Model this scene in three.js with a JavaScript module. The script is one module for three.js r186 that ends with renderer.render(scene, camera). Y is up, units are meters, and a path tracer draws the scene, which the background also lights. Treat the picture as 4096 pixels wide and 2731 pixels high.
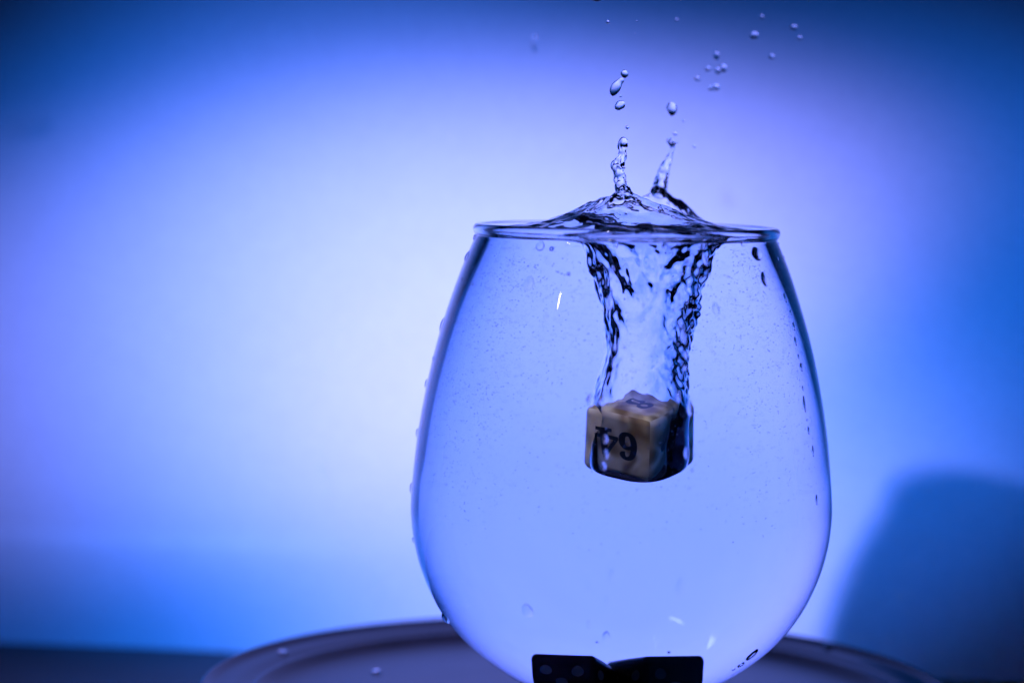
import * as THREE from 'three';
import { RoundedBoxGeometry } from 'three/addons/geometries/RoundedBoxGeometry.js';
import { mergeVertices } from 'three/addons/utils/BufferGeometryUtils.js';
import { createNoise2D, createNoise3D } from 'simplex-noise';

// ---------------------------------------------------------------- camera, light, exposure
const scene = new THREE.Scene();
scene.background = new THREE.Color().setRGB(0.0015, 0.002, 0.006);      // the dark room round the set
const camera = new THREE.PerspectiveCamera(15.644, 4096 / 2731, 0.02, 20);
camera.position.set(-0.0294, 0.1435, 0.65);
camera.rotation.set(THREE.MathUtils.degToRad(-4.26), 0, THREE.MathUtils.degToRad(1.0));
camera.focus = 0.637;
camera.userData.fStop = 5;
const renderer = new THREE.WebGLRenderer({ antialias: true });
renderer.toneMapping = THREE.LinearToneMapping;
renderer.toneMappingExposure = 1;
renderer.shadowMap.enabled = true;

function spot(name, [x, y, z], [tx, ty, tz], rgb, intensity, angle, penumbra, radius) {
  const l = new THREE.SpotLight(new THREE.Color().setRGB(...rgb), intensity, 0, THREE.MathUtils.degToRad(angle), penumbra, 2);
  l.name = name; l.position.set(x, y, z); l.target.position.set(tx, ty, tz);
  l.castShadow = true; l.shadow.radius = radius; l.shadow.mapSize.set(2048, 2048);
  scene.add(l, l.target);
  return l;
}
// two pale flashes, high on the left and on the right in front of the set, and beside each a lamp with a deep blue gel and a wider beam
const PALE = [0.449, 0.345, 1], BLUE = [0.0136, 0.1837, 1];
const LEFT = [-1.147, 0.968, 0.94], RIGHT = [0.75, 0.3, 0.3];
spot('pale_flash', LEFT, [-0.011, 0.0382, -0.1425], PALE, 20.8, 3.566, 1, 2.25);
spot('blue_lamp', LEFT, [-0.0289, 0.0316, -0.1443], BLUE, 21.9, 4.6, 0.363, 2.25);
spot('pale_flash', RIGHT, [-0.061, 0.099, -0.1475], PALE, 6.4, 5.32, 1, 0.7);
spot('blue_lamp', RIGHT, [-0.0619, 0.0557, -0.1476], BLUE, 4.1, 9.75, 0.68, 0.7);
// a weaker warm flash above, on the falling cube
spot('warm_flash', [-0.14, 0.7, 0.4], [0.0, 0.07, 0.0], [1, 0.88, 0.76], 2.1, 3.4, 0.7, 0.7);

// ---------------------------------------------------------------- helpers
let seed = 20240611;
const rnd = () => { seed = (seed + 0x6d2b79f5) | 0; let t = Math.imul(seed ^ (seed >>> 15), 1 | seed); t = (t + Math.imul(t ^ (t >>> 7), 61 | t)) ^ t; return ((t ^ (t >>> 14)) >>> 0) / 4294967296; };
const n2 = createNoise2D(rnd), n3 = createNoise3D(rnd);
const V = (x, y, z) => new THREE.Vector3(x, y, z);
const { lerp, clamp, smoothstep } = THREE.MathUtils;
const taken = new Map();
const numbered = (n) => { const k = taken.get(n) ?? 0; taken.set(n, k + 1); return k ? n + '_' + String(k).padStart(3, '0') : n; };
function mesh(name, geometry, material, parent) {
  const m = new THREE.Mesh(geometry, material);
  m.name = parent ? name : numbered(name); m.castShadow = m.receiveShadow = true;
  (parent ?? scene).add(m);
  return m;
}
function tag(o, label, category, group, kind) {
  o.userData.label = label;
  if (category) o.userData.category = category;
  if (group) o.userData.group = group;
  if (kind) o.userData.kind = kind;
  return o;
}
function thing(name, label, category, group) {
  const g = new THREE.Group(); g.name = numbered(name); scene.add(g);
  return tag(g, label, category, group);
}
// a smooth curve through [x, y] rows, sampled n times
function through(rows, n) {
  const c = new THREE.CatmullRomCurve3(rows.map(([x, y]) => V(x, y, 0)), false, 'centripetal');
  return c.getSpacedPoints(n).map((p) => [p.x, p.y]);
}
// y as a smooth function of x through rows
function table(rows) {
  return (x) => {
    const n = rows.length;
    if (x <= rows[0][0]) return rows[0][1];
    if (x >= rows[n - 1][0]) return rows[n - 1][1];
    let i = 0; while (rows[i + 1][0] < x) i++;
    const m = (j) => (j <= 0 || j >= n - 1) ? 0 : (rows[j + 1][1] - rows[j - 1][1]) / (rows[j + 1][0] - rows[j - 1][0]);
    const h = rows[i + 1][0] - rows[i][0], t = (x - rows[i][0]) / h, t2 = t * t, t3 = t2 * t;
    return (2 * t3 - 3 * t2 + 1) * rows[i][1] + (t3 - 2 * t2 + t) * h * m(i) + (3 * t2 - 2 * t3) * rows[i + 1][1] + (t3 - t2) * h * m(i + 1);
  };
}
// grid of points P(i, j), i = 0..nu rows, j = 0..nv columns closed round; returns positions and normals for rows a..b
function sheet(nu, nv, P, flip) {
  const pos = new Float32Array((nu + 1) * (nv + 1) * 3), uv = new Float32Array((nu + 1) * (nv + 1) * 2);
  const v = V();
  for (let i = 0; i <= nu; i++) for (let j = 0; j <= nv; j++) {
    P(i / nu, (j % nv) / nv, v, i, j % nv);
    v.toArray(pos, (i * (nv + 1) + j) * 3);
    uv[(i * (nv + 1) + j) * 2] = j / nv; uv[(i * (nv + 1) + j) * 2 + 1] = i / nu;
  }
  const idx = (a, b) => {
    const out = [];
    for (let i = a; i < b; i++) for (let j = 0; j < nv; j++) {
      const p = i * (nv + 1) + j, q = p + nv + 1;
      if (flip) out.push(p, q, p + 1, p + 1, q, q + 1); else out.push(p, p + 1, q, p + 1, q + 1, q);
    }
    return out;
  };
  const g = new THREE.BufferGeometry();
  g.setAttribute('position', new THREE.BufferAttribute(pos, 3));
  g.setAttribute('uv', new THREE.BufferAttribute(uv, 2));
  g.setIndex(idx(0, nu));
  g.computeVertexNormals();
  const nor = g.attributes.normal.array;
  for (let i = 0; i <= nu; i++) {                                   // weld the seam
    const a = i * (nv + 1) * 3, b = (i * (nv + 1) + nv) * 3, s = V(nor[a] + nor[b], nor[a + 1] + nor[b + 1], nor[a + 2] + nor[b + 2]).normalize();
    s.toArray(nor, a); s.toArray(nor, b);
  }
  // rows a..b as a geometry of their own, with the normals of the whole
  const cut = (a, b) => {
    const c = new THREE.BufferGeometry(), w = nv + 1;
    c.setAttribute('position', new THREE.BufferAttribute(pos.slice(a * w * 3, (b + 1) * w * 3), 3));
    c.setAttribute('normal', new THREE.BufferAttribute(nor.slice(a * w * 3, (b + 1) * w * 3), 3));
    c.setAttribute('uv', new THREE.BufferAttribute(uv.slice(a * w * 2, (b + 1) * w * 2), 2));
    c.setIndex(idx(a, b).map((k) => k - a * w));
    return c;
  };
  return { whole: g, cut };
}
// a turned shape from [r, y] rows; rows run up the outside, over and down the inside
function turned(rows, nv = 256) {
  return sheet(rows.length - 1, nv, (u, v, p, i) => p.set(rows[i][0] * Math.sin(v * 2 * Math.PI), rows[i][1], rows[i][0] * Math.cos(v * 2 * Math.PI)), false);
}
function noiseTexture(size, f, srgb) {
  const d = new Uint8Array(size * size * 4);
  for (let y = 0; y < size; y++) for (let x = 0; x < size; x++) { const c = f(x / size, y / size); const o = (y * size + x) * 4; d[o] = c[0]; d[o + 1] = c[1]; d[o + 2] = c[2]; d[o + 3] = 255; }
  const t = new THREE.DataTexture(d, size, size); t.wrapS = t.wrapT = THREE.RepeatWrapping; t.magFilter = THREE.LinearFilter;
  if (srgb) t.colorSpace = THREE.SRGBColorSpace;
  t.needsUpdate = true;
  return t;
}

// ---------------------------------------------------------------- materials
const glassM = new THREE.MeshPhysicalMaterial({ name: 'glass', color: new THREE.Color().setRGB(0.88, 0.925, 0.97), roughness: 0, transmission: 1, ior: 1.5, thickness: 0.0014 });
const glassWaterM = new THREE.MeshPhysicalMaterial({ name: 'water against glass', color: new THREE.Color().setRGB(0.69, 0.78, 0.97), roughness: 0, transmission: 1, ior: 1.5 / 1.333, thickness: 0.05 });   // faces look into the water
const waterM = new THREE.MeshPhysicalMaterial({ name: 'water', color: 0xffffff, roughness: 0, transmission: 1, ior: 1.333, thickness: 0.05 });

// ---------------------------------------------------------------- setting: table and backdrop
const TABLE = -0.02;
{
  const grain = noiseTexture(512, (x, y) => { const v = 128 + 70 * n2(x * 60, y * 60) + 50 * n2(x * 9, y * 9); return [v, v, v]; });
  const m = new THREE.MeshStandardMaterial({ name: 'dark table', color: new THREE.Color().setRGB(0.04, 0.027, 0.022), roughness: 0.55, bumpMap: grain, bumpScale: 0.0003 });
  const t = mesh('table', new THREE.BoxGeometry(1.2, 0.03, 0.9), m);
  t.position.set(0, TABLE - 0.015, 0.2);
  tag(t, 'dark table top under the plate, running back to the board', null, null, 'structure');
}
{
  const paper = noiseTexture(1024, (x, y) => { const v = 227 + 3 * n2(x * 160, y * 160) + 1.2 * n2(x * 40, y * 40); return [v, v, v + 2]; }, true);
  const m = new THREE.MeshStandardMaterial({ name: 'white board', color: new THREE.Color().setRGB(0.9, 0.9, 0.9), map: paper, roughness: 0.9 });
  const G = new THREE.BoxGeometry(0.9, 0.6, 0.006, 90, 400, 1), p = G.attributes.position;
  for (let i = 0; i < p.count; i++) if (p.getZ(i) > 0) {            // soft crease added low on one side, shaped to mimic a light streak over shade
    const x = p.getX(i), d = p.getY(i) - (0.0165 - TABLE - 0.3);
    p.setZ(i, 0.003 + smoothstep(-x, 0.03, 0.17) * (0.0008 * (1 - smoothstep(d, -0.004, 0.004)) - 0.0034 * (1 - smoothstep(d, -0.05, 0.0))));
  }
  G.computeVertexNormals();
  const b = mesh('backdrop', G, m);
  b.rotation.y = -Math.atan(0.1);
  b.position.set(0, TABLE + 0.3, -0.1414 - 0.003);
  tag(b, 'plain pale board standing behind the glass, lit blue', null, null, 'structure');
}

// ---------------------------------------------------------------- plate
{
  const g = thing('plate', 'round glazed plate with a wide raised rim under the glass', 'plate');
  g.position.set(-0.010, 0, -0.012);
  const mott = noiseTexture(1024, (x, y) => {
    const a = 0.5 + 0.5 * n2(x * 14, y * 14), b = 0.5 + 0.5 * n2(x * 46 + 9, y * 46), k = clamp(0.65 * a + 0.35 * b, 0, 1);
    return [lerp(4, 32, k), lerp(3, 20, k), lerp(4, 22, k)];
  }, true);
  const m = new THREE.MeshPhysicalMaterial({ name: 'brown glaze', map: mott, roughness: 0.16, specularIntensity: 0.07 });
  const well = through([[0.0005, -0.0035], [0.05, -0.0035], [0.078, -0.0032], [0.084, -0.0022], [0.0868, -0.0008], [0.0876, -0.0004]], 60);
  const rim = through([[0.0876, -0.0004], [0.0885, -0.0006], [0.093, 0.0001], [0.098, 0.0007], [0.0995, 0.0014], [0.1008, 0.0018], [0.1019, 0.0012], [0.1022, 0.0002], [0.1016, -0.0008], [0.098, -0.0024]], 60);
  const under = through([[0.098, -0.0024], [0.085, -0.006], [0.062, -0.009], [0.06, -0.0195], [0.057, TABLE + 0.0001], [0.054, -0.0195], [0.053, -0.009], [0.0005, -0.008]], 80);
  const rows = [...well, ...rim.slice(1), ...under.slice(1)].reverse();
  const s = turned(rows, 200), n = rows.length - 1;
  mesh('foot', s.cut(0, 80), m, g);
  mesh('rim', s.cut(80, 140), m, g);
  mesh('well', s.cut(140, n), m, g);
}

// ---------------------------------------------------------------- wine glass
const LIFT = -0.0033;                                               // the glass stands in the plate's well
const outer = [[0.0394, 0.1228], [0.0425, 0.1155], [0.0459, 0.1058], [0.049, 0.0954], [0.0516, 0.084], [0.0538, 0.071], [0.0551, 0.0579], [0.0554, 0.0513], [0.0551, 0.047], [0.0543, 0.0419], [0.0525, 0.0353], [0.0490, 0.0273], [0.0456, 0.022], [0.0418, 0.0175], [0.0353, 0.0118], [0.0286, 0.0072], [0.0225, 0.0035], [0.0175, 0.0004], [0.0165, LIFT + 0.0003], [0.0155, LIFT], [0.0140, LIFT + 0.0003], [0.012, LIFT + 0.0012], [0.0005, LIFT + 0.0016]];
const inner = [[0.0383, 0.1228], [0.0412, 0.1155], [0.0446, 0.1058], [0.0477, 0.0954], [0.0503, 0.084], [0.0525, 0.071], [0.0538, 0.0579], [0.0541, 0.0513], [0.0538, 0.047], [0.053, 0.0419], [0.0512, 0.0355], [0.0476, 0.0277], [0.0441, 0.0226], [0.0402, 0.0183], [0.0336, 0.0128], [0.0266, 0.0092], [0.02, 0.0074], [0.012, 0.0066], [0.0005, 0.0064]];
const outC = through(outer, 300).reverse(), inC = through(inner, 300);
let bodyShape;                                                      // the wall that glass and water share
const rimC = through([[outC[300][0], outC[300][1]], [0.0397, 0.12335], [0.04005, 0.12405], [0.04015, 0.1248], [0.03985, 0.1256], [0.0392, 0.126], [0.0384, 0.12595], [0.0379, 0.1255], [0.03765, 0.1247], [0.03775, 0.12395], [0.0381, 0.1233], [inC[0][0], inC[0][1]]], 60);
{
  const rows = [...outC, ...rimC.slice(1, -1), ...inC];
  const s = turned(rows, 320), n = rows.length - 1;
  const g = thing('wine_glass', 'large round stemless wine glass filled to the brim with water', 'glass');
  mesh('bowl', s.cut(0, 301), glassM, g);
  mesh('rim', s.cut(301, 359), glassM, g);
  bodyShape = s.cut(359, n);
}
// radius of the outer wall at a height
const outerR = table(outer.slice(0, 18).map(([r, y]) => [y, r]).reverse());

// ---------------------------------------------------------------- the falling cube's place (the air cavity is shaped round it)
const CUBE = { x: 0.0033, y: 0.0705, z: 0.002, side: 0.0168, yaw: THREE.MathUtils.degToRad(-35), tip: THREE.MathUtils.degToRad(14) };

// ---------------------------------------------------------------- water with crown and air cavity
const GAP = 0.00006, LEVEL = 0.1249, R_TOP = 0.0375;
const deg = THREE.MathUtils.degToRad;
const crownH = table([[-180, 6.4], [-165, 4.6], [-145, 3.8], [-120, 4.2], [-95, 5.2], [-70, 6.8], [-45, 8.6], [-20, 9.8], [0, 9.0], [20, 7.6], [45, 5.6], [65, 4.0], [90, 3.2], [108, 4.0], [122, 6.0], [138, 8.4], [153, 9.8], [167, 8.6], [180, 6.4]].map(([d, h]) => [deg(d), h / 1000]));
const cavityR = table([[0, 18.6], [4, 16.0], [10, 12.8], [18, 10.7], [27, 9.2], [34, 8.5], [40, 9.0], [46, 9.9], [50, 10.1]].map(([d, r]) => [d / 1000, r / 1000]));
const cavityX = table([[0, 4.6], [15, 5.0], [30, 4.9], [46, 3.5]].map(([d, x]) => [d / 1000, x / 1000]));
{
  const g = thing('water', 'clear water in the glass, splashing up round the falling cube', 'water');
  const NV = 720, M = 10;
  mesh('water_body', bodyShape, glassWaterM, g);
  mesh('waterline', turned([[0.0383, 0.12281], [0.0379, 0.1233], [0.03758, 0.12395], [R_TOP, 0.1246], [R_TOP, LEVEL]], NV).whole, waterM, g);
  // control rows for one bearing: over the surface from the wall, up the crown, over its lip and down the cavity
  const OUT = [1, 0.84, 0.68, 0.52, 0.38, 0.26, 0.16, 0.08, 0.02];
  const half = 0.0091, P6 = 2.8;
  const squareR = (b, a) => { const c = Math.abs(Math.cos(b)), s = Math.abs(Math.sin(b)); return a / Math.pow(c ** P6 + s ** P6, 1 / P6); };
  const rowsFor = (th) => {
    const t = th > Math.PI ? th - 2 * Math.PI : th, h = crownH(t) + 0.0026 * Math.exp(-(((t + 0.349) / 0.22) ** 2)) + 0.0012 * Math.exp(-(((t - 2.67) / 0.15) ** 2)) + 0.0005 * n2(2.2 * Math.sin(t), 2.2 * Math.cos(t)) + 0.00018 * n2(6 * Math.sin(t), 6 * Math.cos(t));
    const lip = 0.0180 - 0.78 * h + 0.006 * smoothstep(Math.abs(t), 1.6, 2.5) + 0.0006 * n2(1.6 * Math.sin(t) + 7, 1.6 * Math.cos(t)), foot = 0.0242, lx = 0.0020;
    const out = [], dx = Math.sin(t), dz = Math.cos(t);
    const put = (r, y, x, z) => out.push([x + r * dx, y, z + r * dz, r]);
    for (const q of OUT) {                                          // open water from the wall to the crown's foot
      const r = lerp(foot, R_TOP, q), x = lx * (1 - q), d = r - foot;
      const wave = 0.0004 * n3((x + r * dx) * 140, 0, r * dz * 140) + 0.00006 * n3((x + r * dx) * 420, 3, r * dz * 420);
      put(r, LEVEL + (0.0008 + 0.16 * h) * Math.exp(-d / 0.0055) * (1 - q ** 3) + wave * (1 - q ** 6), x, 0);
    }
    const Y = LEVEL + h, base = LEVEL + 0.0008 + 0.16 * h;          // the crown: a thin sheet leaning inwards
    for (const k of [0.22, 0.45, 0.7, 0.9]) put(lerp(foot, lip, k), lerp(base, Y, k ** 1.08), lx, 0);
    put(lip, Y, lx, 0);
    put(lip - 0.0009, Y - 0.0001, lx, 0);
    for (const k of [0.85, 0.6, 0.35]) put(lerp(foot - 0.0040, lip - 0.0012, k), lerp(base - 0.0014, Y - 0.0008, k), lx, 0);
    for (let d = 0; d <= 0.0461; d += 0.00256) put(cavityR(d), LEVEL - d, cavityX(d), CUBE.z * d / 0.046);
    // round the cube: a rounded square section, tipped towards the camera
    const b = t - CUBE.yaw, tip = Math.tan(CUBE.tip);
    for (const [yy, k, mixed] of [[0.006, 1, 0.35], [0.0035, 1, 0.7], [0, 1.01, 0.95], [-0.0035, 1.01, 1], [-0.006, 1, 1], [-0.0074, 0.97, 1], [-0.0081, 0.9, 1], [-0.0084, 0.75, 1], [-0.0085, 0.5, 1], [-0.0085, 0.2, 1], [-0.0085, 0.01, 1]]) {
      const r = lerp(0.0104, squareR(b, half), mixed) * k;
      put(r, CUBE.y + yy - r * dz * tip * mixed, lerp(cavityX(0.046), CUBE.x, mixed), CUBE.z);
    }
    return out;
  };
  const cache = new Map();
  const cols = (j) => { if (!cache.has(j)) cache.set(j, rowsFor(j / NV * 2 * Math.PI)); return cache.get(j); };
  const K = cols(0).length, nu = (K - 1) * M;
  const cr = (a, b, c, d, t) => 0.5 * (2 * b + (c - a) * t + (2 * a - 5 * b + 4 * c - d) * t * t + (3 * b - a - 3 * c + d) * t * t * t);
  const lipRow = (OUT.length + 4) * M, baseRow = (OUT.length + 9) * M;
  const s = sheet(nu, NV, (u, v, p, i, j) => {
    const c = cols(j), k = Math.min(K - 2, Math.floor(i / M)), t = i / M - k;
    const A = c[Math.max(0, k - 1)], B = c[k], C = c[k + 1], D = c[Math.min(K - 1, k + 2)];
    p.set(cr(A[0], B[0], C[0], D[0], t), cr(A[1], B[1], C[1], D[1], t), cr(A[2], B[2], C[2], D[2], t));
    const th = v * 2 * Math.PI, dx = Math.sin(th), dz = Math.cos(th), r = cr(A[3], B[3], C[3], D[3], t);
    // ripples on the crown's two faces and down the cavity
    const inCav = smoothstep(i, baseRow, baseRow + M), up = smoothstep(i, 7 * M, lipRow - 3 * M) * (1 - smoothstep(i, lipRow + 2 * M, baseRow + M));
    const low = 1 - 0.8 * smoothstep(i, nu - 13 * M, nu - 9 * M);
    const dep = LEVEL - p.y, right = smoothstep(Math.sin(th), -0.1, 0.7);
    let a = 0;
    const hi = 1 - 0.75 * smoothstep(dep, 0.014, 0.032);
    a += inCav * low * 0.00095 * n3(dx * 2.1, p.y * 120, dz * 2.1) * hi;
    a += inCav * low * 0.00032 * n3(dx * 4.2 + 5, p.y * 210, dz * 4.2) * hi;
    a += inCav * (1 - smoothstep(i, nu - 13 * M, nu - 10 * M)) * right * 0.00014 * Math.sin((p.y * 2300 + th * 15) + 2.2 * n3(dx * 3, p.y * 160, dz * 3)) * smoothstep(dep, 0.004, 0.012);
    a += inCav * (1 - smoothstep(i, nu - 13 * M, nu - 10 * M)) * 0.00003 * Math.sin(p.y * 2700 + 3 * n3(dx * 2.5, p.y * 110, dz * 2.5));
    a += up * 0.00026 * n3(p.x * 170, p.y * 170, p.z * 170) + up * 0.00004 * n3(p.x * 480, p.y * 480, p.z * 480);
    p.x += a * dx; p.z += a * dz; p.y += up * a * 0.5;
  }, false);
  mesh('splash_crown', s.cut(0, baseRow), waterM, g);
  mesh('air_cavity', s.cut(baseRow, nu), waterM, g);

  // jets thrown up from the crown's two peaks, rows [x, y, radius in mm]
  const jet = (rows, z, lean, rough) => {
    const c = new THREE.CatmullRomCurve3(rows.map(([x, y], i) => V(x, y, z + lean * i)), false, 'centripetal');
    const rad = table(rows.map((r, i) => [i / (rows.length - 1), r[2] / 1000])), n = 150, nv = 48;
    const up = V(0, 0, 1);
    return sheet(n, nv, (u, v, p, i) => {
      const e = u, q = c.getPoint(clamp(e, 0, 1)), tan = c.getTangent(clamp(e, 0.001, 0.999)), side = V().crossVectors(up, tan).normalize(), fwd = V().crossVectors(tan, side);
      const cap = Math.sqrt(Math.max(0, 1 - Math.pow(Math.max(0, (u - 0.9) / 0.1), 2))) * Math.sqrt(Math.max(0, 1 - Math.pow(Math.max(0, (0.05 - u) / 0.05), 2)));
      const th = v * 2 * Math.PI;
      const r = rad(u) * Math.max(cap, 0.002) * (1 + rough * n3(Math.sin(th) * 0.9, q.y * 420, Math.cos(th) * 0.9 + z * 900));
      p.copy(q).addScaledVector(side, Math.cos(th) * r).addScaledVector(fwd, Math.sin(th) * r);
    }, false).whole;
  };
  mesh('jet', jet([[-0.00121, 0.1322, 2.4], [-0.00146, 0.13414, 2.0], [-0.00183, 0.13591, 1.55], [-0.00233, 0.13833, 1.38], [-0.00269, 0.13998, 1.6], [-0.00283, 0.14131, 1.75], [-0.0023, 0.14264, 1.38], [-0.00178, 0.14431, 1.0], [-0.00181, 0.14563, 0.89], [-0.00205, 0.1464, 1.0], [-0.00183, 0.14707, 1.35], [-0.0012, 0.14774, 1.5], [-0.0004, 0.1481, 1.1]], 0.0082, 0, 0.3), waterM, g);
  mesh('jet', jet([[0.00887, 0.1330, 2.4], [0.00941, 0.13614, 1.8], [0.00982, 0.13883, 1.5], [0.01036, 0.14082, 1.35], [0.01125, 0.14292, 0.9], [0.01213, 0.14503, 0.62], [0.01245, 0.14666, 0.6], [0.01231, 0.14747, 0.9], [0.0123, 0.14817, 1.4], [0.01262, 0.14876, 1.15]], -0.0128, 0, 0.22), waterM, g);
}

// ---------------------------------------------------------------- the falling cube
function canvas(size, draw) {
  const c = document.createElement('canvas'); c.width = c.height = size;
  draw(c.getContext('2d'), size);
  const t = new THREE.CanvasTexture(c); t.colorSpace = THREE.SRGBColorSpace;
  return t;
}
{
  const face = (text, turn, k) => canvas(512, (x, n) => {
    const im = x.createImageData(n, n);
    for (let j = 0; j < n; j++) for (let i = 0; i < n; i++) {
      const u = i / n, v = j / n, w = 0.5 + 0.5 * n3(u * 1.5 + 0.5 * n2(u * 1.6, v * 1.6 + k), v * 1.5, k * 5), f = 0.5 + 0.5 * n3(u * 4, v * 4, k);
      const m = clamp(smoothstep(w, 0.1, 0.9) * 0.8 + f * 0.2, 0, 1), o = (j * n + i) * 4;
      im.data[o] = lerp(108, 222, m); im.data[o + 1] = lerp(78, 200, m); im.data[o + 2] = lerp(46, 170, m); im.data[o + 3] = 255;
    }
    x.putImageData(im, 0, 0);
    x.translate(n / 2, n / 2); x.rotate(turn); x.fillStyle = '#0b0a0c'; x.textAlign = 'center'; x.textBaseline = 'middle';
    x.font = 'bold ' + (text.length > 1 ? 305 : 320) + 'px serif';
    x.lineWidth = 12; x.strokeStyle = '#0b0a0c'; x.strokeText(text, 0, 8); x.fillText(text, 0, 8);
  });
  // faces: +x, -x, +y, -y, +z, -z
  const texts = [['4', -Math.PI / 2 - 0.5], ['16', 0.3], ['8', 1.9], ['2', 0], ['64', Math.PI], ['32', 0]];
  const mats = texts.map(([t, a], k) => new THREE.MeshPhysicalMaterial({ name: 'cream plastic', map: face(t, a, k + 1), roughness: 0.32, clearcoat: 0.5, clearcoatRoughness: 0.1 }));
  const g = thing('doubling_cube', 'cream marbled cube with black numerals sinking through the water', 'die');
  g.position.set(CUBE.x, CUBE.y, CUBE.z);
  g.rotation.set(CUBE.tip, CUBE.yaw, 0, 'XYZ');
  mesh('cube_body', new RoundedBoxGeometry(CUBE.side, CUBE.side, CUBE.side, 5, 0.0022), mats, g);
}

// ---------------------------------------------------------------- two dice at the bottom of the glass
function die(label, side, colour, pipColour, [x, y, z], [rx, ry, rz], extra) {
  const g = thing('die', label, 'die');
  const m = new THREE.MeshPhysicalMaterial({ name: 'dark plastic', color: new THREE.Color().setRGB(...colour), roughness: 0.25, ...extra });
  const pm = new THREE.MeshStandardMaterial({ name: 'pip paint', color: new THREE.Color().setRGB(...pipColour), roughness: 0.6 });
  mesh('die_body', new RoundedBoxGeometry(side, side, side, 4, 0.0013), m, g);
  const disc = new THREE.CylinderGeometry(side * 0.095, side * 0.095, 0.0004, 24), d = side * 0.25, L = [[0, 0]], D2 = [[-d, -d], [d, d]], D4 = [...D2, [-d, d], [d, -d]];
  const sets = [[L, 0], [D2, 1], [[...L, ...D2], 2], [D4, 3], [[...L, ...D4], 4], [[...D4, [-d, 0], [d, 0]], 5]];
  const dirs = [[0, 1, 0], [1, 0, 0], [0, 0, 1], [0, 0, -1], [-1, 0, 0], [0, -1, 0]];
  for (const [spots, f] of sets) for (const [a, b] of spots) {
    const p = mesh('pip', disc, pm, g), n = V(...dirs[f]);
    p.quaternion.setFromUnitVectors(V(0, 1, 0), n);
    p.position.copy(V(a, 0, b).applyQuaternion(p.quaternion)).addScaledVector(n, side / 2 - 0.0001);
  }
  g.position.set(x, y, z); g.rotation.set(deg(rx), deg(ry), deg(rz));
  return g;
}
die('dark red die with pale pips lying at the bottom of the glass', 0.0150, [0.03, 0.0008, 0.0015], [0.07, 0.06, 0.06], [-0.0092, 0.0066 + 0.0077, 0.006], [0, 62, -8]);
die('black die lying at the bottom of the glass beside the red one', 0.0150, [0.006, 0.007, 0.01], [0.002, 0.002, 0.002], [0.0078, 0.0066 + 0.0088, 0.003], [-3, 34, 4]);

// ---------------------------------------------------------------- drops in the air
const ball = new THREE.SphereGeometry(1, 48, 32);
function drop(name, label, group, [x, y, z, rx, ry, turn = 0], wobble = 0.08) {
  const k = rnd() * 50, G = ball.clone(), p = G.attributes.position, v = V();
  for (let i = 0; i < p.count; i++) {
    v.fromBufferAttribute(p, i);
    const f = 1 + wobble * n3(v.x * 0.8 + k, v.y * 0.8, v.z * 0.8);
    p.setXYZ(i, v.x * f * rx / 1000, v.y * f * ry / 1000, v.z * f * Math.min(rx, ry) / 1000);
  }
  const w = mergeVertices(G.deleteAttribute('uv').deleteAttribute('normal'), 1e-7);
  w.computeVertexNormals();
  const m = mesh(name, w, waterM);
  m.position.set(x, y, z); m.rotation.z = deg(turn);
  return tag(m, label, 'water drop', group);
}
const FRONT = 'drops thrown up over the front jet', FAR = 'drops flying behind the glass';
drop('water_drop', 'round drop highest in the sharp column of drops over the front jet', FRONT, [-0.00197, 0.16491, 0.016, 0.94, 1.05, 20]);
drop('water_drop', 'tiny bead between the two large drops over the front jet', FRONT, [-0.00285, 0.15929, 0.016, 0.33, 0.33]);
drop('water_drop', 'slanting oval drop under the pear shaped drop over the front jet', FRONT, [-0.00302, 0.15686, 0.016, 1.44, 1.05, 35], 0.14);
drop('water_drop', 'small round bead just over the head of the front jet', FRONT, [-0.00102, 0.15139, 0.016, 0.48, 0.48]);
for (const a of [[-0.00654, 0.1779, 0.016, 0.44, 0.44], [0.00084, 0.17825, 0.016, 0.2, 0.2], [0.00047, 0.17506, 0.016, 0.2, 0.2]]) drop('water_drop', 'tiny drop flying high above the column of drops', 'tiny drops high above the splash', a);
drop('water_drop', 'flat dark drop flung highest of all above the front jet', FRONT, [-0.00952, 0.1835, 0.016, 1.1, 0.6]);
{ // the pear shaped drop: a swept body, thick below and narrow above
  const c = new THREE.CatmullRomCurve3([V(-0.0050, 0.15915, 0.016), V(-0.00455, 0.1606, 0.016), V(-0.0038, 0.16195, 0.016), V(-0.0029, 0.1631, 0.016), V(-0.0022, 0.1637, 0.016)]);
  const rad = table([[0, 0], [0.04, 0.5], [0.14, 0.95], [0.3, 1.25], [0.48, 1.22], [0.68, 0.84], [0.85, 0.72], [0.95, 0.5], [1, 0]]);
  const G = sheet(80, 48, (u, v, p) => {
    const q = c.getPoint(u), t = c.getTangent(u), s = V(t.y, -t.x, 0), a = v * 2 * Math.PI, r = Math.max(rad(u), 0.001) / 1000;
    p.copy(q).addScaledVector(s, Math.cos(a) * r); p.z += Math.sin(a) * r * 0.9;
  }, true).whole;
  tag(mesh('water_drop', G, waterM), 'large pear shaped drop in the column over the front jet', 'water drop', FRONT);
}
drop('water_drop', 'large blurred oval drop above the back jet', FAR, [0.01222, 0.15687, -0.017, 1.4, 1.86, 10], 0.12);
for (const a of [[0.01329, 0.15039, -0.017, 0.58, 0.58], [0.01543, 0.1538, -0.017, 0.35, 0.35], [0.01849, 0.14712, -0.017, 0.47, 0.47]]) drop('water_drop', 'small blurred bead beside the head of the back jet', 'beads round the back jet', a);
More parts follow.
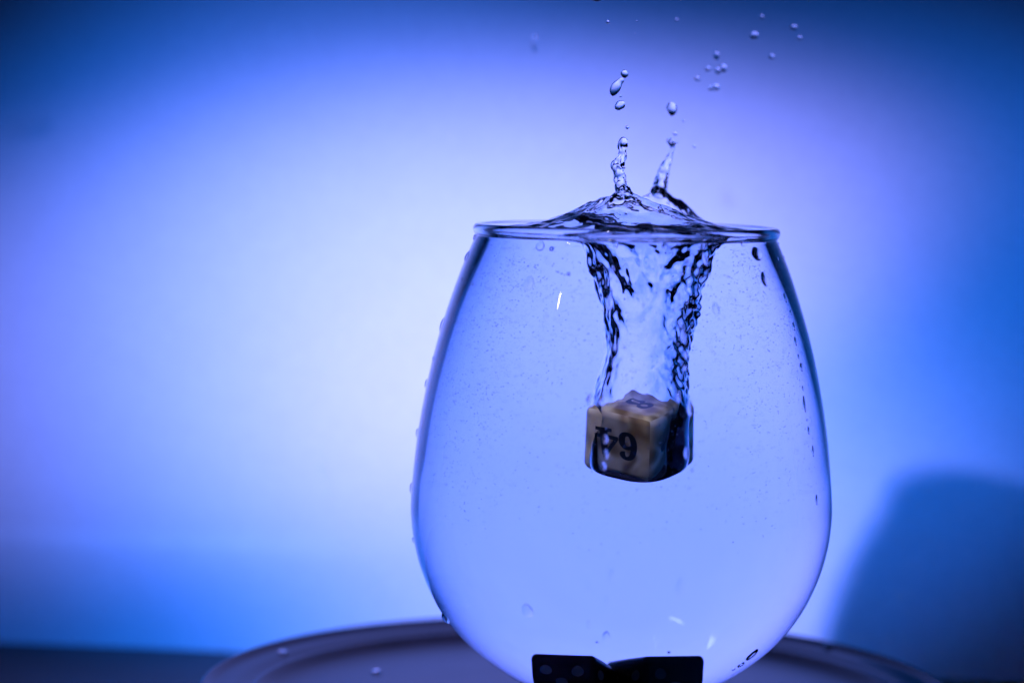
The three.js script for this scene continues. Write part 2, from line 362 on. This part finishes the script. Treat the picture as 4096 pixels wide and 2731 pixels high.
for (const a of [[0.02523, 0.17202, -0.034, 0.83, 1.19], [0.02721, 0.16861, -0.034, 0.95, 1.19], [0.02592, 0.168, -0.036, 0.83, 1.07], [0.02293, 0.1683, -0.034, 0.72, 0.72], [0.02025, 0.16565, -0.034, 0.83, 0.72], [0.02531, 0.16336, -0.034, 1.07, 0.95], [0.02412, 0.16322, -0.036, 0.72, 0.83]]) drop('water_drop', 'blurred drop in the close cluster flung out beyond the back jet', 'cluster of blurred drops', a);
for (const a of [[0.04036, 0.17192, -0.034, 0.83, 0.71], [0.03545, 0.17764, -0.034, 1.19, 1.07], [0.03736, 0.18264, -0.034, 0.6, 0.6], [0.04611, 0.17996, -0.034, 1.07, 0.83], [0.04785, 0.17715, -0.034, 0.71, 0.71], [0.01417, 0.18141, -0.034, 0.48, 0.48], [0.05993, 0.16218, -0.034, 0.24, 0.24]]) drop('water_drop', 'blurred drop flung far out, away from the cluster, against the dark blue', 'far flung drops', a);
drop('water_drop', 'long blurred drop falling close to the board, apart from the jets', FAR, [-0.0243, 0.1764, -0.08, 0.7, 2.6], 0.05);

// ---------------------------------------------------------------- drops clinging to the outside of the glass: [bearing in degrees, height, half width and half height in mm]
const dome = (() => {                                               // a bead on a wall: full below, drawn out above; z points off the wall
  const G = new THREE.SphereGeometry(1, 32, 24), p = G.attributes.position;
  for (let i = 0; i < p.count; i++) {
    const y = p.getY(i), z = p.getZ(i);
    p.setX(i, p.getX(i) * (1 - 0.28 * smoothstep(y, -0.2, 1)));
    p.setZ(i, z > 0 ? z : 0);
  }
  const w = mergeVertices(G.deleteAttribute('uv').deleteAttribute('normal'), 1e-6);
  w.computeVertexNormals();
  return w;
})();
function bead(label, group, [bearing, y, hw, hh], thick = 0.55) {
  const wide = hw / (Math.abs(bearing) < 70 ? Math.cos(deg(bearing)) : 1);
  const m = mesh('clinging_drop', dome, waterM), b = deg(bearing), R = outerR(y), e = 0.0006;
  const slope = (outerR(y + e) - outerR(y - e)) / (2 * e);
  const n = V(Math.sin(b), -slope, Math.cos(b)).normalize(), t = V(slope * Math.sin(b), 1, slope * Math.cos(b)).normalize();
  const x = V().crossVectors(t, n), sag = (wide / 1000) ** 2 / (2 * R);
  m.matrixAutoUpdate = true;
  m.quaternion.setFromRotationMatrix(new THREE.Matrix4().makeBasis(x, t, n));
  m.position.set(R * Math.sin(b), y, R * Math.cos(b)).addScaledVector(n, 0.00006);
  m.scale.set(wide / 1000, hh / 1000, Math.min(hw, hh) * thick / 1000 + sag);
  return tag(m, label, 'water drop', group);
}
for (const a of [[-88.2, 0.1221, 0.57, 1.02], [-84.6, 0.1175, 0.57, 1.47], [-85.5, 0.0995, 0.45, 1.81], [-83.1, 0.0907, 0.28, 0.57], [-88.9, 0.0837, 0.4, 1.24], [-88.5, 0.0708, 0.4, 1.13], [-88.1, 0.0562, 0.4, 1.36], [-86.4, 0.0426, 0.34, 0.79], [-75.9, 0.1118, 0.23, 0.45]]) bead('dark drop on the outline of the glass on the brighter side', 'drops down the outline of the glass', a, 0.9);
for (const a of [[84.7, 0.122, 0.34, 0.45], [84.7, 0.1186, 0.34, 0.68]]) bead('tiny drop under the rim on the outline facing the dark shadow', 'tiny drops under the rim', a, 0.9);
bead('large dark oval drop just under the rim', null, [51.8, 0.1200, 1.36, 1.92], 0.8);
bead('bright lens shaped drop below the large dark oval one', null, [51.2, 0.1139, 0.9, 1.92], 0.7);
const NTH = ['first', 'second', 'third', 'fourth', 'fifth', 'sixth', 'seventh', 'eighth', 'ninth', 'tenth', 'eleventh', 'twelfth', 'thirteenth', 'fourteenth'];
const down = (rows) => rows.sort((a, b) => b[1] - a[1]).map((a, k) => [a, NTH[k]]);
for (const [a, nth] of down([[67.5, 0.1189, 0.45, 1.02], [62.1, 0.1089, 0.45, 1.24], [63.3, 0.1052, 0.34, 0.68], [62.9, 0.1017, 0.45, 1.13], [61.3, 0.0981, 0.45, 1.24], [61, 0.0943, 0.34, 0.68], [61.5, 0.0916, 0.51, 1.13], [59.9, 0.0864, 0.28, 0.68], [59.4, 0.0825, 0.51, 2.15], [59.5, 0.0785, 0.23, 0.34], [59.7, 0.0759, 0.4, 1.02], [61.2, 0.0706, 0.4, 1.47], [61.4, 0.0583, 0.45, 1.36]])) bead('slim blue drop on the glass wall, ' + nth + ' below the rim in a long string', 'string of slim drops down the wall', a);
bead('hanging drop low on the bowl just above the plate rim', null, [-76, 0.0235, 1.02, 1.7], 0.8);
for (const a of [[50, 0.0187, 1.13, 2.26], [49.1, 0.0158, 0.79, 1.13], [47.5, 0.0145, 0.45, 0.57]]) bead('dark drop low on the curve of the bowl by the black die', 'dark drops under the bowl', a);
for (const [a, nth] of down([[-6.9, 0.1163, 0.45, 1.13], [-7.5, 0.1141, 0.45, 0.45], [-7.4, 0.1084, 0.9, 1.92], [-7, 0.1114, 0.28, 0.57], [-5.2, 0.0977, 0.34, 0.9], [-5.3, 0.0938, 0.34, 1.24], [-6.9, 0.087, 0.34, 0.68], [-8.1, 0.085, 0.9, 1.36], [-7, 0.0758, 0.68, 1.13], [-6.8, 0.0721, 0.68, 1.24], [-7.2, 0.0693, 0.68, 1.02], [-11.4, 0.0849, 1.02, 1.58], [3.3, 0.1079, 0.34, 0.79]])) bead('clear drop, ' + nth + ' below the rim in the trail before the numeral 64', 'trail of drops before the cube', a);
for (const [a, nth] of down([[14.3, 0.1036, 0.45, 1.13], [14.9, 0.1006, 0.68, 1.7], [14.7, 0.1101, 0.45, 1.02], [14.6, 0.1079, 0.45, 0.57], [12.8, 0.1068, 0.45, 0.57], [19.1, 0.1184, 0.57, 0.68], [16.2, 0.1156, 0.45, 0.57], [15.4, 0.096, 0.45, 1.02], [14.9, 0.0929, 0.45, 0.68], [12.6, 0.086, 0.57, 1.36], [15.8, 0.0833, 0.68, 1.92], [14.4, 0.0726, 0.57, 1.47], [15.7, 0.0686, 0.45, 0.68], [14.8, 0.0643, 0.45, 0.45]])) bead('clear drop, ' + nth + ' below the rim in the trail over the dark funnel edge', 'trail of drops before the funnel edge', a);
for (const a of [[26, 0.119, 0.68, 1.92], [26.8, 0.107, 0.9, 1.81], [26.5, 0.1151, 0.23, 0.68], [26.3, 0.1122, 0.23, 0.68]]) bead('clear drop on the glass just outside the air funnel under the rim', 'drops beside the funnel', a);
bead('small dark bead on the glass low beside the cube', null, [-19.1, 0.0689, 0.45, 0.57]);
for (const a of [[-35.7, 0.1122, 1.36, 1.92], [-27.2, 0.1045, 0.68, 1.02], [-27.7, 0.089, 0.45, 0.68], [-22.2, 0.0927, 0.34, 1.36], [-22.5, 0.0801, 0.34, 0.68], [-30, 0.0765, 0.23, 0.45]]) bead('faint flat drop on the upper bowl beside the cloud of bubbles', 'faint drops on the upper bowl', a, 0.36);
for (const a of [[-4.6, 0.0429, 0.68, 1.7], [13.4, 0.0401, 1.02, 2.49], [-28.4, 0.0322, 1.47, 1.92], [-10.9, 0.0297, 0.57, 1.47], [-5.9, 0.0267, 1.02, 1.7], [-5.7, 0.0364, 0.45, 1.36], [-10.7, 0.0399, 0.34, 1.58]]) bead('faint flat drop on the lower bowl above the dice', 'faint drops on the lower bowl', a, 0.36);
for (const a of [[-34.9, 0.1214, 1.02, 1.36], [-6.2, 0.1224, 0.68, 0.9], [11.5, 0.1222, 0.9, 0.79], [25.7, 0.1222, 0.79, 1.02], [45.1, 0.1226, 0.5, 0.6]]) bead('drip hanging just under the thick glass rim', 'drips under the rim', a, 0.5);

bead('tiny dark speck of a drop alone on the clear lower bowl', null, [-20.2, 0.0583, 0.34, 0.34], 0.9);
for (const a of [[-8.7, 0.025, 0.36, 0.3], [13.4, 0.0223, 0.4, 0.46]]) bead('tiny dark drop on the glass just above the dice', 'tiny drops above the dice', a, 0.9);

// ---------------------------------------------------------------- drops lying on the plate: [x, y, z, radius in mm]
for (const [label, x, y, z, r] of [['flat drop lying on the plate rim near the dark table corner', -0.0936, 0.0003, -0.055, 1.5], ['flat drop in the well of the plate near its inner edge', -0.0663, -0.0033, -0.0477, 1.5], ['flat drop in the well of the plate close behind the glass', -0.0298, -0.0033, -0.063, 1.2], ['small drop on the plate rim beneath the shadow on the board', 0.0659, 0.00125, -0.0762, 1.8]]) {
  const m = mesh('plate_drop', dome, waterM);
  m.rotation.x = -Math.PI / 2; m.position.set(x, y + 0.00006, z); m.scale.set(r / 1000, r / 1150, r / 2600);
  tag(m, label, 'water drop', 'drops on the plate');
}

// ---------------------------------------------------------------- air bubbles in the water: shells whose faces look inwards, as the air is inside
const airBall = (() => { const G = new THREE.IcosahedronGeometry(1, 3), p = G.attributes.position, n = G.attributes.normal; for (let i = 0; i < p.count; i++) n.setXYZ(i, -p.getX(i), -p.getY(i), -p.getZ(i)); const I = []; for (let i = 0; i < p.count; i += 3) I.push(i, i + 2, i + 1); G.setIndex(I); return G; })();
const innerR = table(inner.slice(0, 18).map(([r, y]) => [y, r]).reverse());
function bubble(label, group, bearing, y, r, deep) {
  const m = mesh('air_bubble', airBall, waterM), b = deg(bearing), R = innerR(y) - deep;
  m.position.set(R * Math.sin(b), y, R * Math.cos(b)); m.scale.setScalar(r);
  return tag(m, label, 'bubble', group);
}
bubble('largest ring shaped air bubble, alone just under the rim', null, -31.3, 0.1204, 0.00062, 0.0012);
bubble('second largest air bubble, among small ones near the funnel', null, -22.6, 0.1146, 0.00046, 0.0012);
for (const [b, y, r] of [[-25.3, 0.1145, 0.26], [-24, 0.1143, 0.2], [-28.5, 0.1144, 0.24], [-28.1, 0.1148, 0.16], [-31.1, 0.1159, 0.18], [-39.6, 0.1155, 0.2], [-39.1, 0.1153, 0.18], [-43.6, 0.1152, 0.18], [-23.2, 0.1139, 0.18], [-20.5, 0.1171, 0.16], [-18.4, 0.113, 0.2], [-20.4, 0.109, 0.18], [-17.5, 0.101, 0.2], [-15.1, 0.0985, 0.22], [-16.3, 0.0978, 0.18], [-14.1, 0.1001, 0.18], [-33, 0.1091, 0.18], [-37, 0.107, 0.16], [41, 0.1105, 0.18], [44, 0.106, 0.16], [-27, 0.1107, 0.15], [-35.2, 0.1128, 0.16]]) bubble('small air bubble in the loose group under the rim beside the funnel', 'small bubbles under the rim', b, y, r / 1000, 0.001 + 0.006 * rnd());
{
  const N = 9000, tiny = (() => { const G = new THREE.IcosahedronGeometry(1, 1), p = G.attributes.position, n = G.attributes.normal; for (let i = 0; i < p.count; i++) n.setXYZ(i, -p.getX(i), -p.getY(i), -p.getZ(i)); const I = []; for (let i = 0; i < p.count; i += 3) I.push(i, i + 2, i + 1); G.setIndex(I); return G; })();
  const im = new THREE.InstancedMesh(tiny, waterM, N), mt = new THREE.Matrix4();
  im.name = 'fine_bubbles'; tag(im, 'haze of pinpoint air bubbles drifting in the upper water', 'bubbles', null, 'stuff');
  for (let k = 0; k < N;) {
    const y = 0.045 + 0.0715 * Math.pow(rnd(), 0.62), R = innerR(y) - 0.0008, a = rnd() * 2 * Math.PI, r = R * Math.sqrt(lerp(0.25, 1, rnd()));
    const x = r * Math.sin(a), z = r * Math.cos(a);
    if (Math.hypot(x - 0.0046, z) < 0.0135 || rnd() > 0.62 + 0.38 * n3(x * 60, y * 60, z * 60)) continue;
    const s = 0.00005 + 0.00011 * Math.pow(rnd(), 2.6);
    im.setMatrixAt(k++, mt.makeScale(s, s, s).setPosition(x, y, z));
  }
  scene.add(im);
}
renderer.render(scene, camera);
